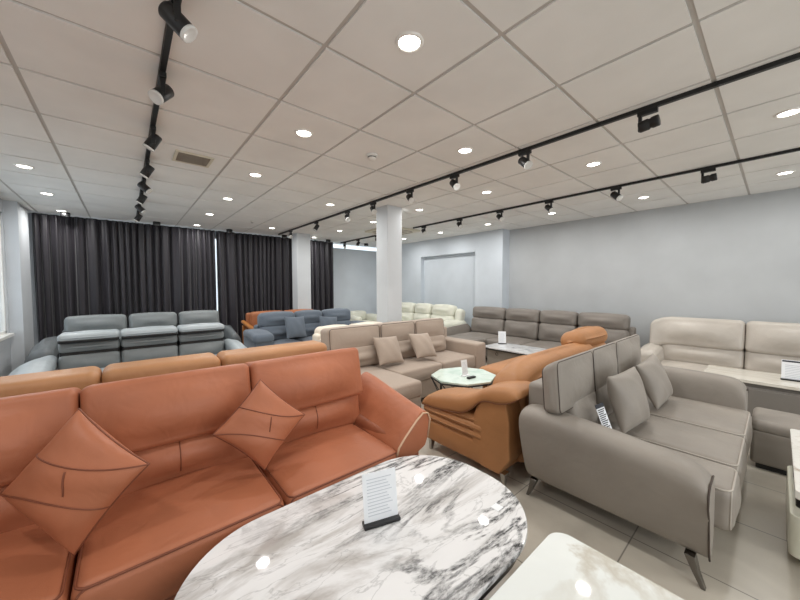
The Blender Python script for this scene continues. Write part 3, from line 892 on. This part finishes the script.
# ================================================================== 6 cream sofa behind it
def cream_sofa():
    t = thing('sofa', 'cream leather sofa standing back to back with the taupe sectional, left of the near column', 'sofa', (2.3, 4.1, 0))
    obj('base', rb(1.78, 2.86, 3.72, 4.5, .08, .3, r=.03), M['cream'], t)
    obj('back_frame', rb(1.80, 2.88, 3.64, 3.76, .08, .76, r=.035), M['cream'], t)
    xs = [1.83, 2.32, 2.88]
    seat_row(t, xs, 3.9, 4.52, .28, .46, 'cream')
    for a, b in zip(xs[:-1], xs[1:]):
        obj('back_cushion', rb(a+.004, b-.004, 3.66, 3.90, .62, .885, r=.07, puff=(0, .03, .015)), M['cream'], t)
        obj('lumbar_cushion', rb(a+.004, b-.004, 3.74, 3.96, .44, .66, r=.07, puff=(0, .03, .0)), M['cream'], t)
    obj('arm', rb(1.80, 1.95, 3.72, 4.5, .08, .47, r=.05, puff=(.015, 0, .01)), M['cream'], t)
    obj('side_panel', rb(1.785, 1.87, 3.66, 3.83, .08, .81, r=.04), M['cream'], t)
    feet(t, ((1.85, 3.75), (2.8, 3.75), (1.85, 4.42), (2.8, 4.42)), .09)
cream_sofa()

# ================================================================== 7 dark grey sofa on right wall
def darkgrey_sofa():
    t = thing('sofa', 'long charcoal grey four-section sofa with headrests against the right wall', 'sofa', (5.45, 2.8, 0))
    ys = [1.42, 2.14, 2.78, 3.47, 4.26]
    obj('base', rb(5.05, 5.95, 1.4, 4.28, .08, .28, r=.03), M['darkgrey'], t)
    obj('back_frame', rb(5.80, 5.96, 1.38, 4.28, .08, .78, r=.04), M['darkgrey'], t)
    seat_row(t, ys, 5.02, 5.72, .26, .435, 'darkgrey', None, axis='x' if False else 'y')
    for a, b in zip(ys[:-1], ys[1:]):
        tl = ('Y', .14, (5.75, 0, .44))
        obj('lumbar_cushion', rb(5.58, 5.80, a+.006, b-.006, .41, .74, r=.07, puff=(.04, 0, 0), tilt=tl), M['darkgrey'], t)
        tl = ('Y', .10, (5.8, 0, .7))
        obj('headrest', rb(5.63, 5.84, a+.006, b-.006, .715, .965, r=.07, puff=(.03, 0, .01), tilt=tl), M['darkgrey'], t)
    # curved corner arm at the far end and a chaise seat
    sec = []
    rings = []
    for (x, zt, k) in ((4.55, .40, .8), (4.6, .47, 1), (4.85, .55, 1), (5.2, .58, 1), (5.6, .60, 1), (5.7, .58, .9)):
        cy, cz = 4.36, .33
        poly = [(4.27, .08), (4.26, .40), (4.285, zt-.05), (4.32, zt), (4.39, zt-.01), (4.44, zt-.06), (4.43, .35), (4.42, .08)]
        rings.append([Vector((x, cy+(a-cy)*k, .08+(b-.08)*(k if k < 1 else 1))) for a, b in poly])
    bm = NB(); loft(bm, rings); obj('arm', bm, M['darkgrey'], t, bevel=.02)
    obj('chaise_cushion', rb(4.52, 5.05, 3.49, 4.25, .24, .43, r=.06, puff=(.02, 0, .025)), M['darkgrey'], t)
    obj('chaise_base', rb(4.58, 5.06, 3.52, 4.24, .08, .26, r=.03), M['darkgrey'], t)
    feet(t, ((5.1, 1.5), (5.85, 1.5), (5.85, 4.2), (4.66, 4.1), (4.66, 3.6)), .09, 'black')
darkgrey_sofa()

# ================================================================== 8 beige sofa on right wall
def beige_sofa():
    t = thing('sofa', 'pale beige leather sofa with tall padded backs against the right wall', 'sofa', (5.75, .2, 0))
    ys = [-1.66, -.70, .245, 1.19]
    obj('base', rb(5.38, 6.22, -1.7, 1.2, .08, .28, r=.03), M['beige'], t)
    obj('back_frame', rb(6.08, 6.24, -1.7, 1.18, .08, .80, r=.04), M['beige'], t)
    for a, b in zip(ys[:-1], ys[1:]):
        obj('seat_cushion', rb(5.36, 6.0, a+.003, b-.003, .18, .34, r=.05, puff=(.012, 0, .025)), M['beige'], t)
        end = (b > 1.1)
        def curl(v, e=end, bb=b):
            if e:
                k = max(0., (v.y-(bb-.24))/.24); v.z -= .09*k*k; v.x -= .10*k*k
            return v
        tl = ('Y', .12, (6.05, 0, .44))
        lum = obj('lumbar_cushion', rb(5.86, 6.10, a+.002, b-.002-(.10 if end else 0), .31, .60, r=.06, puff=(.05, 0, 0), tilt=tl), M['beige'], t)
        obj('seam', line([(5.845-.0, (a+b)/2, .39), (5.812, (a+b)/2, .45), (5.845, (a+b)/2, .53)], .003, tl), M['pipe_pale'], lum)
        obj('back_cushion', rb(5.83, 6.10, a+.002, b-.002, .555, .95, r=.06, puff=(.06, 0, .0), tilt=('Y', .12, (6.05, 0, .6)), fn=curl, n=10), M['beige'], t)
    for s, y0 in ((1, 1.07), (-1, -1.8)):
        bm = NB()
        rbox(bm, 5.42, 6.12, y0-.03, y0+.2, .09, .56, r=.08, puff=(0, .02, .02), fn=lambda v: Vector((v.x, v.y, v.z-.05*max(0, (5.75-v.x)/.35))))
        obj('arm', bm, M['beige'], t)
    feet(t, ((5.48, -1.6), (5.48, 1.15), (6.15, -1.6), (6.15, 1.1)), .09)
beige_sofa()

# ================================================================== 9 grey recliner sofas by the curtain
def recliner_rear():
    t = thing('recliner_sofa', 'dark grey recliner sofa with raised headrests directly in front of the widest curtain', 'sofa', (.35, 6.6, 0))
    xs = [-.72, .02, .70, 1.36]
    obj('base', rb(-.75, 1.4, 6.2, 7.1, .06, .3, r=.03), M['recliner_dark'], t)
    obj('back_frame', rb(-.74, 1.38, 6.95, 7.12, .06, .76, r=.04), M['recliner_dark'], t)
    seat_row(t, xs, 6.15, 6.86, .28, .46, 'recliner_dark')
    for a, b in zip(xs[:-1], xs[1:]):
        obj('lumbar_cushion', rb(a+.006, b-.006, 6.74, 6.98, .44, .72, r=.08, puff=(0, .04, 0)), M['recliner'], t)
        obj('headrest', rb(a+.01, b-.01, 6.82, 7.02, .68, .955, r=.07, puff=(0, .03, .01), tilt=('X', -.1, (0, 6.95, .7))), M['recliner'], t)
    for s in (0, 1):
        x0, x1 = ((-1.0, -.74) if s == 0 else (1.38, 1.54))
        out = -1 if s == 0 else 1
        def slope(v, o=out, a=x0, b=x1):
            k = (v.x-(b if o < 0 else a))*o/(b-a); v.z -= .09*k*k + .10*max(0, (6.5-v.y)/.5); return v
        obj('arm_body', rb(x0+.03, x1-.02, 6.15, 7.0, .06, .42, r=.06), M['recliner_dark'], t)
        obj('arm_pad', rb(x0, x1, 6.08, 7.02, .40, .68, r=.09, puff=(0, 0, .03), fn=slope), M['recliner_dark'], t)
    feet(t, ((-.85, 6.3), (1.45, 6.3), (-.85, 6.95), (1.45, 6.95)), .07, 'black')
recliner_rear()

def recliner_front():
    t = thing('recliner_sofa', 'grey recliner sofa with folded black-lined headrests behind the tan sofa', 'sofa', (.25, 4.75, 0))
    xs = [-.58, -.06, .51, 1.05]
    obj('base', rb(-.6, 1.08, 4.3, 5.3, .06, .3, r=.03), M['recliner_dark'], t)
    obj('back_frame', rb(-.58, 1.06, 5.26, 5.42, .06, .74, r=.04), M['recliner_dark'], t)
    seat_row(t, xs, 4.22, 5.08, .28, .47, 'recliner_light')
    for a, b in zip(xs[:-1], xs[1:]):
        obj('lumbar_cushion', rb(a+.004, b-.004, 5.03, 5.28, .44, .645, r=.04, puff=(0, .03, 0)), M['recliner'], t)
        obj('backrest_gap', rb(a+.012, b-.012, 5.06, 5.28, .62, .70, r=.02), M['black'], t)
        p = obj('back_cushion', rb(a+.004, b-.004, 5.04, 5.28, .672, .79, r=.04, puff=(0, .03, 0)), M['recliner'], t)
        bm = NB(); tube(bm, [(a+.05, 5.07, .772), ((a+b)/2, 5.06, .775), (b-.05, 5.07, .772)], .006, 6); obj('zip', bm, M['chrome'], p)
        h = obj('headrest', rb(a+.004, b-.004, 4.98, 5.30, .80, .885, r=.04, puff=(0, .01, .015)), M['recliner_light'], t)
        obj('headrest_lining', rb(a+.01, b-.01, 4.985, 5.28, .782, .825, r=.02), M['black'], h)
    for s in (0, 1):
        x0, x1 = ((-.93, -.59) if s == 0 else (1.06, 1.32))
        out = -1 if s == 0 else 1
        def slope(v, o=out, a=x0, b=x1):
            k = (v.x-(b if o < 0 else a))*o/(b-a); v.z -= .12*max(0, k)**1.6 + .07*max(0, (4.9-v.y)/.5); return v
        obj('arm_body', rb(x0+.04, x1-.02, 4.3, 5.25, .06, .46, r=.05), M['recliner_dark'], t)
        p = obj('arm_pad', rb(x0, x1, 4.24, 5.26, .46, .66, r=.08, puff=(0, 0, .03), fn=slope), M['recliner_light'], t)
        obj('arm_trim', rb(x0+.03, x1-.03, 4.235, 4.3, .28, .44, r=.03), M['black'], p)
    feet(t, ((-.75, 4.4), (1.18, 4.4), (-.75, 5.2), (1.18, 5.2)), .07, 'black')
recliner_front()

# ================================================================== 10 slate blue sofa and the rust sofa behind it
def slate_sofa():
    t = thing('sofa', 'slate blue fabric three-seat sofa in front of the far column', 'sofa', (2.5, 5.5, 0))
    xs = [1.70, 2.33, 2.87, 3.50]
    obj('base', rb(1.7, 3.6, 5.3, 5.95, .07, .3, r=.03), M['slate'], t)
    obj('back_frame', rb(1.68, 3.54, 5.78, 5.94, .07, .74, r=.05), M['slate'], t)
    seat_row(t, [1.80]+xs[1:], 5.24, 5.72, .26, .46, 'slate', None, r=.06, puff=(0, .015, .04))
    for a, b in zip(xs[:-1], xs[1:]):
        obj('lumbar_cushion', rb(a+.004, b-.004, 5.54, 5.78, .45, .72, r=.085, puff=(0, .05, 0), tilt=('X', -.1, (0, 5.75, .45))), M['slate'], t)
        obj('headrest', rb(a+.004, b-.004, 5.58, 5.82, .685, .95, r=.085, puff=(0, .03, .015), tilt=('X', -.1, (0, 5.75, .7))), M['slate'], t)
    for x0, x1 in ((1.49, 1.81), (3.50, 3.80)):
        obj('arm_body', rb(x0+.02, x1-.01, 5.24, 5.9, .07, .58, r=.03), M['slate'], t)
        obj('arm_pad', rb(x0, x1, 5.21, 5.86, .54, .68, r=.055, puff=(0, 0, .015), fn=lambda v: Vector((v.x, v.y, v.z-.04*max(0, (5.5-v.y)/.3)))), M['slate'], t)
    feet(t, ((1.6, 5.35), (3.65, 5.35), (1.6, 5.85), (3.65, 5.85)), .08, 'black')
slate_sofa()
pillow('throw_pillow', 'slate blue square throw cushion upright at the middle of the blue sofa', 'slate', .19, .07, (2.23, 5.40, .70), orient((.15, -.93, .28), (-.0, .29, .95)), None, group='slate blue throw cushions')
pillow('throw_pillow', 'slate blue throw cushion on the right of the blue sofa, partly behind the cream sofa', 'slate', .18, .07, (2.85, 5.38, .675), orient((-.05, -.95, .25), (0.1, .25, 1)), None, group='slate blue throw cushions')

def rust_sofa():
    t = thing('sofa', 'rust brown sofa with honey wood arms, behind the slate blue sofa at the curtain', 'sofa', (2.6, 6.5, 0))
    xs = [1.86, 2.52, 3.2]
    obj('wood_rail', rb(1.8, 3.3, 6.1, 6.16, .2, .3, r=.015), M['wood'], t)
    obj('base', rb(1.84, 3.24, 6.14, 6.9, .16, .3, r=.03), M['brown'], t)
    obj('back_frame', rb(1.82, 3.24, 6.80, 6.93, .16, .88, r=.04), M['brown'], t)
    seat_row(t, xs, 6.12, 6.7, .3, .46, 'brown')
    for a, b in zip(xs[:-1], xs[1:]): obj('back_cushion', rb(a, b, 6.62, 6.84, .46, .905, r=.07, puff=(0, .03, .01)), M['brown'], t)
    for x in (1.76, 3.28):
        a = obj('wooden_arm', rb(x-.035, x+.045, 6.08, 6.88, .60, .66, r=.025, fn=lambda v: Vector((v.x, v.y, v.z+.08*max(0, (v.y-6.3)/.58)))), M['wood'], t)
        for y in (6.12, 6.82): obj('leg', rb(x-.025, x+.03, y-.03, y+.03, 0, .64, r=.01), M['wood'], t)
rust_sofa()

# ================================================================== 11 ivory recliner sofas by the niche
def ivory_sofa():
    t = thing('recliner_sofa', 'ivory leather recliner sofa along the right wall in front of the niche', 'sofa', (5.5, 5.6, 0))
    ys = [4.72, 5.42, 6.02, 6.66]
    obj('base', rb(5.0, 5.9, 4.7, 6.7, .08, .3, r=.03), M['ivory'], t)
    obj('back_frame', rb(5.74, 5.90, 4.72, 6.68, .08, .76, r=.04), M['ivory'], t)
    seat_row(t, ys, 4.95, 5.66, .28, .47, 'ivory', None, axis='y')
    for i, (a, b) in enumerate(zip(ys[:-1], ys[1:])):
        tl = ('Y', .2, (5.7, 0, .45))
        obj('lumbar_cushion', rb(5.50, 5.74, a+.01, b-.01, .44, .72, r=.08, puff=(.04, 0, 0), tilt=tl), M['ivory'], t)
        obj('headrest', rb(5.50, 5.76, a+.02, b-.02, .68, .965, r=.09, puff=(.04, 0, .015), tilt=tl), M['ivory'], t)
    for y0 in (4.49, 6.68):
        obj('arm', rb(4.98, 5.85, y0, y0+.25, .08, .64, r=.09, puff=(0, .02, .03)), M['ivory'], t)
    obj('side_wing', rb(5.58, 5.82, 4.56, 4.74, .45, .90, r=.08, tilt=('Y', .22, (5.7, 0, .5))), M['ivory'], t)
    feet(t, ((5.08, 4.6), (5.8, 4.6), (5.08, 6.8), (5.8, 6.8)), .09)
ivory_sofa()
def ivory_chair():
    t = thing('armchair', 'ivory leather armchair at the pale back wall, mostly behind the near column', 'armchair', (4.9, 7.4, 0))
    obj('base', rb(4.55, 5.35, 7.05, 7.8, .08, .3, r=.03), M['ivory'], t)
    obj('seat_cushion', rb(4.72, 5.2, 7.0, 7.6, .28, .46, r=.06, puff=(0, .01, .03)), M['ivory'], t)
    obj('backrest', rb(4.70, 5.22, 7.55, 7.80, .44, .72, r=.08, puff=(0, .03, .01)), M['ivory'], t)
    for x0, x1 in ((4.5, 4.72), (5.2, 5.42)): obj('arm', rb(x0, x1, 7.02, 7.78, .08, .62, r=.08, puff=(0, 0, .02)), M['ivory'], t)
    feet(t, ((4.62, 7.1), (5.3, 7.1), (4.62, 7.72), (5.3, 7.72)), .09)
ivory_chair()

# ================================================================== 12 ottoman
t = thing('ottoman', 'boxy taupe grey leather ottoman beyond the right end of the foreground grey sofa', 'ottoman', (3.78, -.28, 0))
obj('plinth', rb(3.67, 4.06, -.62, .07, .0, .06, r=.01), M['black'], t)
obj('body', rb(3.645, 4.09, -.65, .10, .04, .30, r=.025), M['grey'], t)
obj('top_cushion', rb(3.64, 4.095, -.655, .104, .28, .375, r=.04, puff=(.0, .0, .012)), M['grey'], t)

# ================================================================== tables
def stadium(x0, x1, y0, y1, k=16):
    return rect_loop(x0, x1, y0, y1, (y1-y0)*.445, k)
t = thing('coffee_table', 'oval coffee table with charcoal-veined white marble top in the foreground', 'table', (.71, .98, 0))
bm = NB(); prism(bm, stadium(.05, 1.385, .578, 1.375), .418, .44); obj('marble_top', bm, M['marble_grey'], t, bevel=.004)
bm = NB(); prism(bm, stadium(.075, 1.36, .603, 1.35), .36, .418); obj('black_rim', bm, M['black_gloss'], t, bevel=.003)
bm = NB(); prism(bm, stadium(.073, 1.362, .601, 1.352), .388, .394); obj('steel_band', bm, M['chrome'], t)
bm = NB(); prism(bm, stadium(.25, 1.16, .74, 1.22), .02, .362); obj('pedestal', bm, M['black_gloss'], t, bevel=.005)
bm = NB(); prism(bm, stadium(.2, 1.2, .72, 1.24), 0, .022); obj('foot_plate', bm, M['chrome'], t, bevel=.003)

t = thing('coffee_table', 'rectangular white marble coffee table with rounded corner at the bottom edge', 'table', (.82, .25, 0))
bm = NB(); prism(bm, rect_loop(.28, 1.30, -.10, .556, .065, 8), .40, .425); obj('marble_top', bm, M['marble_gold'], t, bevel=.004)
bm = NB(); prism(bm, rect_loop(.32, 1.26, -.06, .52, .05, 8), .10, .40); obj('cabinet', bm, M['white'], t, bevel=.004)
bm = NB(); prism(bm, rect_loop(.36, 1.22, -.02, .48, .04, 8), .0, .10); obj('plinth', bm, M['black'], t, bevel=.003)

t = thing('coffee_table', 'cream coffee table with brown-veined marble top at the right edge of the picture', 'table', (2.9, -.4, 0))
t['label'] = 'cream coffee table with brown-veined marble top cut off at the far right foreground'
bm = NB(); prism(bm, rect_loop(2.34, 3.36, -.75, -.082, .02, 8), .41, .45); obj('marble_top', bm, M['marble_brown'], t, bevel=.004)
bm = NB(); prism(bm, rect_loop(2.345, 3.34, -.73, -.086, .02, 8), .37, .41); obj('black_band', bm, M['black_gloss'], t, bevel=.003)
bm = NB(); prism(bm, rect_loop(2.49, 3.2, -.72, -.074, .04, 8), .05, .26); obj('cabinet', bm, M['cream_lacquer'], t, bevel=.006)
bm = NB(); prism(bm, rect_loop(2.62, 3.2, -.62, -.2, .04, 8), .25, .38); obj('support', bm, M['black_gloss'], t)
bm = NB(); prism(bm, rect_loop(2.52, 3.27, -.66, -.13, .05, 8), .0, .05); obj('plinth', bm, M['cream_lacquer'], t, bevel=.003)

# octagonal table with wire frame
t = thing('side_table', 'octagonal pale green marble side table on a black wire frame', 'table', (2.77, 2.155, 0))
oc = [(2.745+.36*math.cos(PI/4*k+.02), 2.165+.335*math.sin(PI/4*k+.02)) for k in range(8)]
bm = NB(); prism(bm, oc, .432, .45); obj('marble_top', bm, M['marble_green'], t, bevel=.003)
bm = NB()
lo = [(2.77+.22*math.cos(PI/4*k+.06+PI/8), 2.155+.20*math.sin(PI/4*k+.06+PI/8)) for k in range(8)]
mid = [(2.77+.30*math.cos(PI/4*k+.06+PI/8), 2.155+.27*math.sin(PI/4*k+.06+PI/8)) for k in range(8)]
tube(bm, [(x, y, .424) for x, y in oc], .008, 6, closed=True)
for k in range(8):
    a = (*oc[k], .424); b = (*oc[(k+1) % 8], .424); m = (*mid[k], .22); l = (*lo[k], .008); l0 = (*lo[k-1], .008)
    tube(bm, [a, m], .005, 6); tube(bm, [b, m], .005, 6); tube(bm, [m, l], .005, 6)
    tube(bm, [m, (*lo[(k+1) % 8], .008)], .005, 6)
tube(bm, [(x, y, .008) for x, y in lo], .007, 6, closed=True)
obj('wire_frame', bm, M['black'], t)

# marble-top table before the dark grey sofa
t = thing('coffee_table', 'taupe coffee table with glossy grey-veined marble top before the charcoal sofa', 'table', (4.68, 2.5, 0))
bm = NB(); prism(bm, rect_loop(4.40, 4.96, 1.92, 3.10, .05, 6), .41, .43); obj('marble_top', bm, M['marble_dark'], t, bevel=.003)
bm = NB(); prism(bm, rect_loop(4.405, 4.955, 1.925, 3.095, .05, 6), .392, .41); obj('black_rim', bm, M['black_gloss'], t)
cab = obj('cabinet', bx(4.46, 4.92, 2.0, 3.04, .06, .392), M['taupe_lacquer'], t, smooth=False, bevel=.006)
bm = NB(); tube(bm, [(4.457, 2.86+.022*math.cos(a*PI/8), .33+.022*math.sin(a*PI/8)) for a in range(16)], .004, 6, closed=True); obj('ring_pull', bm, M['gunmetal'], t)
obj('plinth', bx(4.5, 4.88, 2.04, 3.0, 0, .06), M['black'], t, smooth=False)

# streaked stone table before the beige sofa
t = thing('coffee_table', 'low table with cream streaked stone top before the beige sofa', 'table', (4.95, -.2, 0))
bm = NB(); prism(bm, rect_loop(4.66, 5.25, -.95, .50, .02, 6), .44, .47); obj('stone_top', bm, M['travertine'], t, bevel=.003)
obj('shadow_gap', bx(4.70, 5.21, -.91, .46, .40, .44), M['grey_lacquer'], t, smooth=False)
cab = obj('cabinet', bx(4.67, 5.24, -.94, .49, .12, .40), M['grey_lacquer'], t, smooth=False, bevel=.006)
for y0, y1 in ((-.92, -.23), (-.22, .47)): obj('drawer', bx(4.662, 4.68, y0, y1, .15, .385), M['grey_lacquer'], t, smooth=False, bevel=.003)
obj('plinth', bx(4.72, 5.18, -.88, .43, 0, .12), M['black'], t, smooth=False)

# ------------------------------------------------------------------ cards and small things on tables
def card_stand(label, loc, rotz, w, h, mode='plain', base='black'):
    t = thing('card_stand', label, 'sign', loc); t.rotation_euler = (0, 0, rotz)
    bm = NB(); box(bm, -w/2-.004, w/2+.004, -.022, .022, 0, .014); obj('stand_base', bm, M[base], t, smooth=False, bevel=.003, local=True)
    tl = ('X', -.17, (0, 0, .012))
    bm = NB(); vs = box(bm, -w/2, w/2, -.0012, .0012, .012, h); do_tilt(bm, vs, tl); s = obj('paper_card', bm, M['paper'], t, smooth=False, local=True)
    bm = NB(); vs = []
    if mode == 'header':
        vs += box(bm, -w/2+.004, w/2-.004, -.0022, -.0011, h-.022, h-.006)
        do_tilt(bm, vs, tl); obj('header_band', bm, M['ink_dark'], s, smooth=False, local=True)
        bm = NB(); vs = box(bm, -w*.1, w/2-.006, -.0022, -.0011, h-.034, h-.024); do_tilt(bm, vs, tl); obj('green_line', bm, M['olive'], s, smooth=False, local=True)
        bm = NB(); vs = []
        for i in range(9): vs += box(bm, -w*.42, w*(.42-.07*(i % 3)), -.0018, -.0011, h-.056-i*.016, h-.050-i*.016)
    else:
        n = int((h-.05)/.0125)
        for i in range(n):
            vs += box(bm, -w*.38, w*(.36-.05*((i*7) % 4)), -.0018, -.0011, h-.027-i*.0125, h-.0235-i*.0125)
    do_tilt(bm, vs, tl); obj('printed_lines', bm, M['ink'], s, smooth=False, local=True)
    return t
card_stand('white printed card in a black stand on the oval marble table', (.768, 1.018, .4405), -.30, .145, .20)
card_stand('slim white printed card standing on the octagonal green table', (2.72, 2.12, .4505), -.1, .085, .17, base='paper')
card_stand('white card standing on the glossy table before the charcoal sofa', (4.82, 2.99, .4305), -.85, .125, .21)
card_stand('printed card with dark header on the streaked stone table', (4.96, -.20, .4705), -1.50, .30, .20, 'header')
o = tag(obj('price_sticker', bx(1.185, 1.225, .745, .782, .4402, .4412), M['paper'], None, smooth=False), 'tiny white square sticker near the right end of the oval marble table', 'sticker')
t = thing('remote_control', 'small black remote control lying on the octagonal green table', 'remote control', (2.70, 2.03, .451))
bm = rb(-.055, .055, -.02, .02, 0, .018, r=.008); bmesh.ops.rotate(bm, cent=(0, 0, 0), matrix=Matrix.Rotation(-.05, 3, 'Z'), verts=bm.verts[:]); obj('casing', bm, M['black'], t, local=True)
bm = rb(-.045, -.02, -.012, .012, .016, .021, r=.003); obj('button_pad', bm, M['gunmetal'], t, local=True)

# ------------------------------------------------------------------ light from outside, camera
w = bpy.data.worlds.new('World'); bpy.context.scene.world = w; w.use_nodes = True
bg = w.node_tree.nodes['Background']; bg.inputs['Color'].default_value = (.82, .92, 1.0, 1); bg.inputs['Strength'].default_value = 1.6

cam = bpy.data.cameras.new('Camera'); co = bpy.data.objects.new('Camera', cam); C.objects.link(co)
f, cx, cy = 322., 400., 300.
A = Vector(((125-cx)/f, -(287-cy)/f, -1)).normalized()
B = Vector(((778-cx)/f, -(286-cy)/f, -1)); B = (B-A*B.dot(A)).normalized()
Zv = B.cross(A)
R = Matrix((B, A, Zv))
co.matrix_world = Matrix.Translation((0, 0, CAMH)) @ R.to_4x4()
cam.sensor_width = 36; cam.sensor_fit = 'HORIZONTAL'; cam.lens = f*36/800; cam.clip_start = .02
S = bpy.context.scene
S.camera = co
S.view_settings.view_transform = 'Standard'
S.view_settings.exposure = 0.0
S.cycles.use_denoising = True
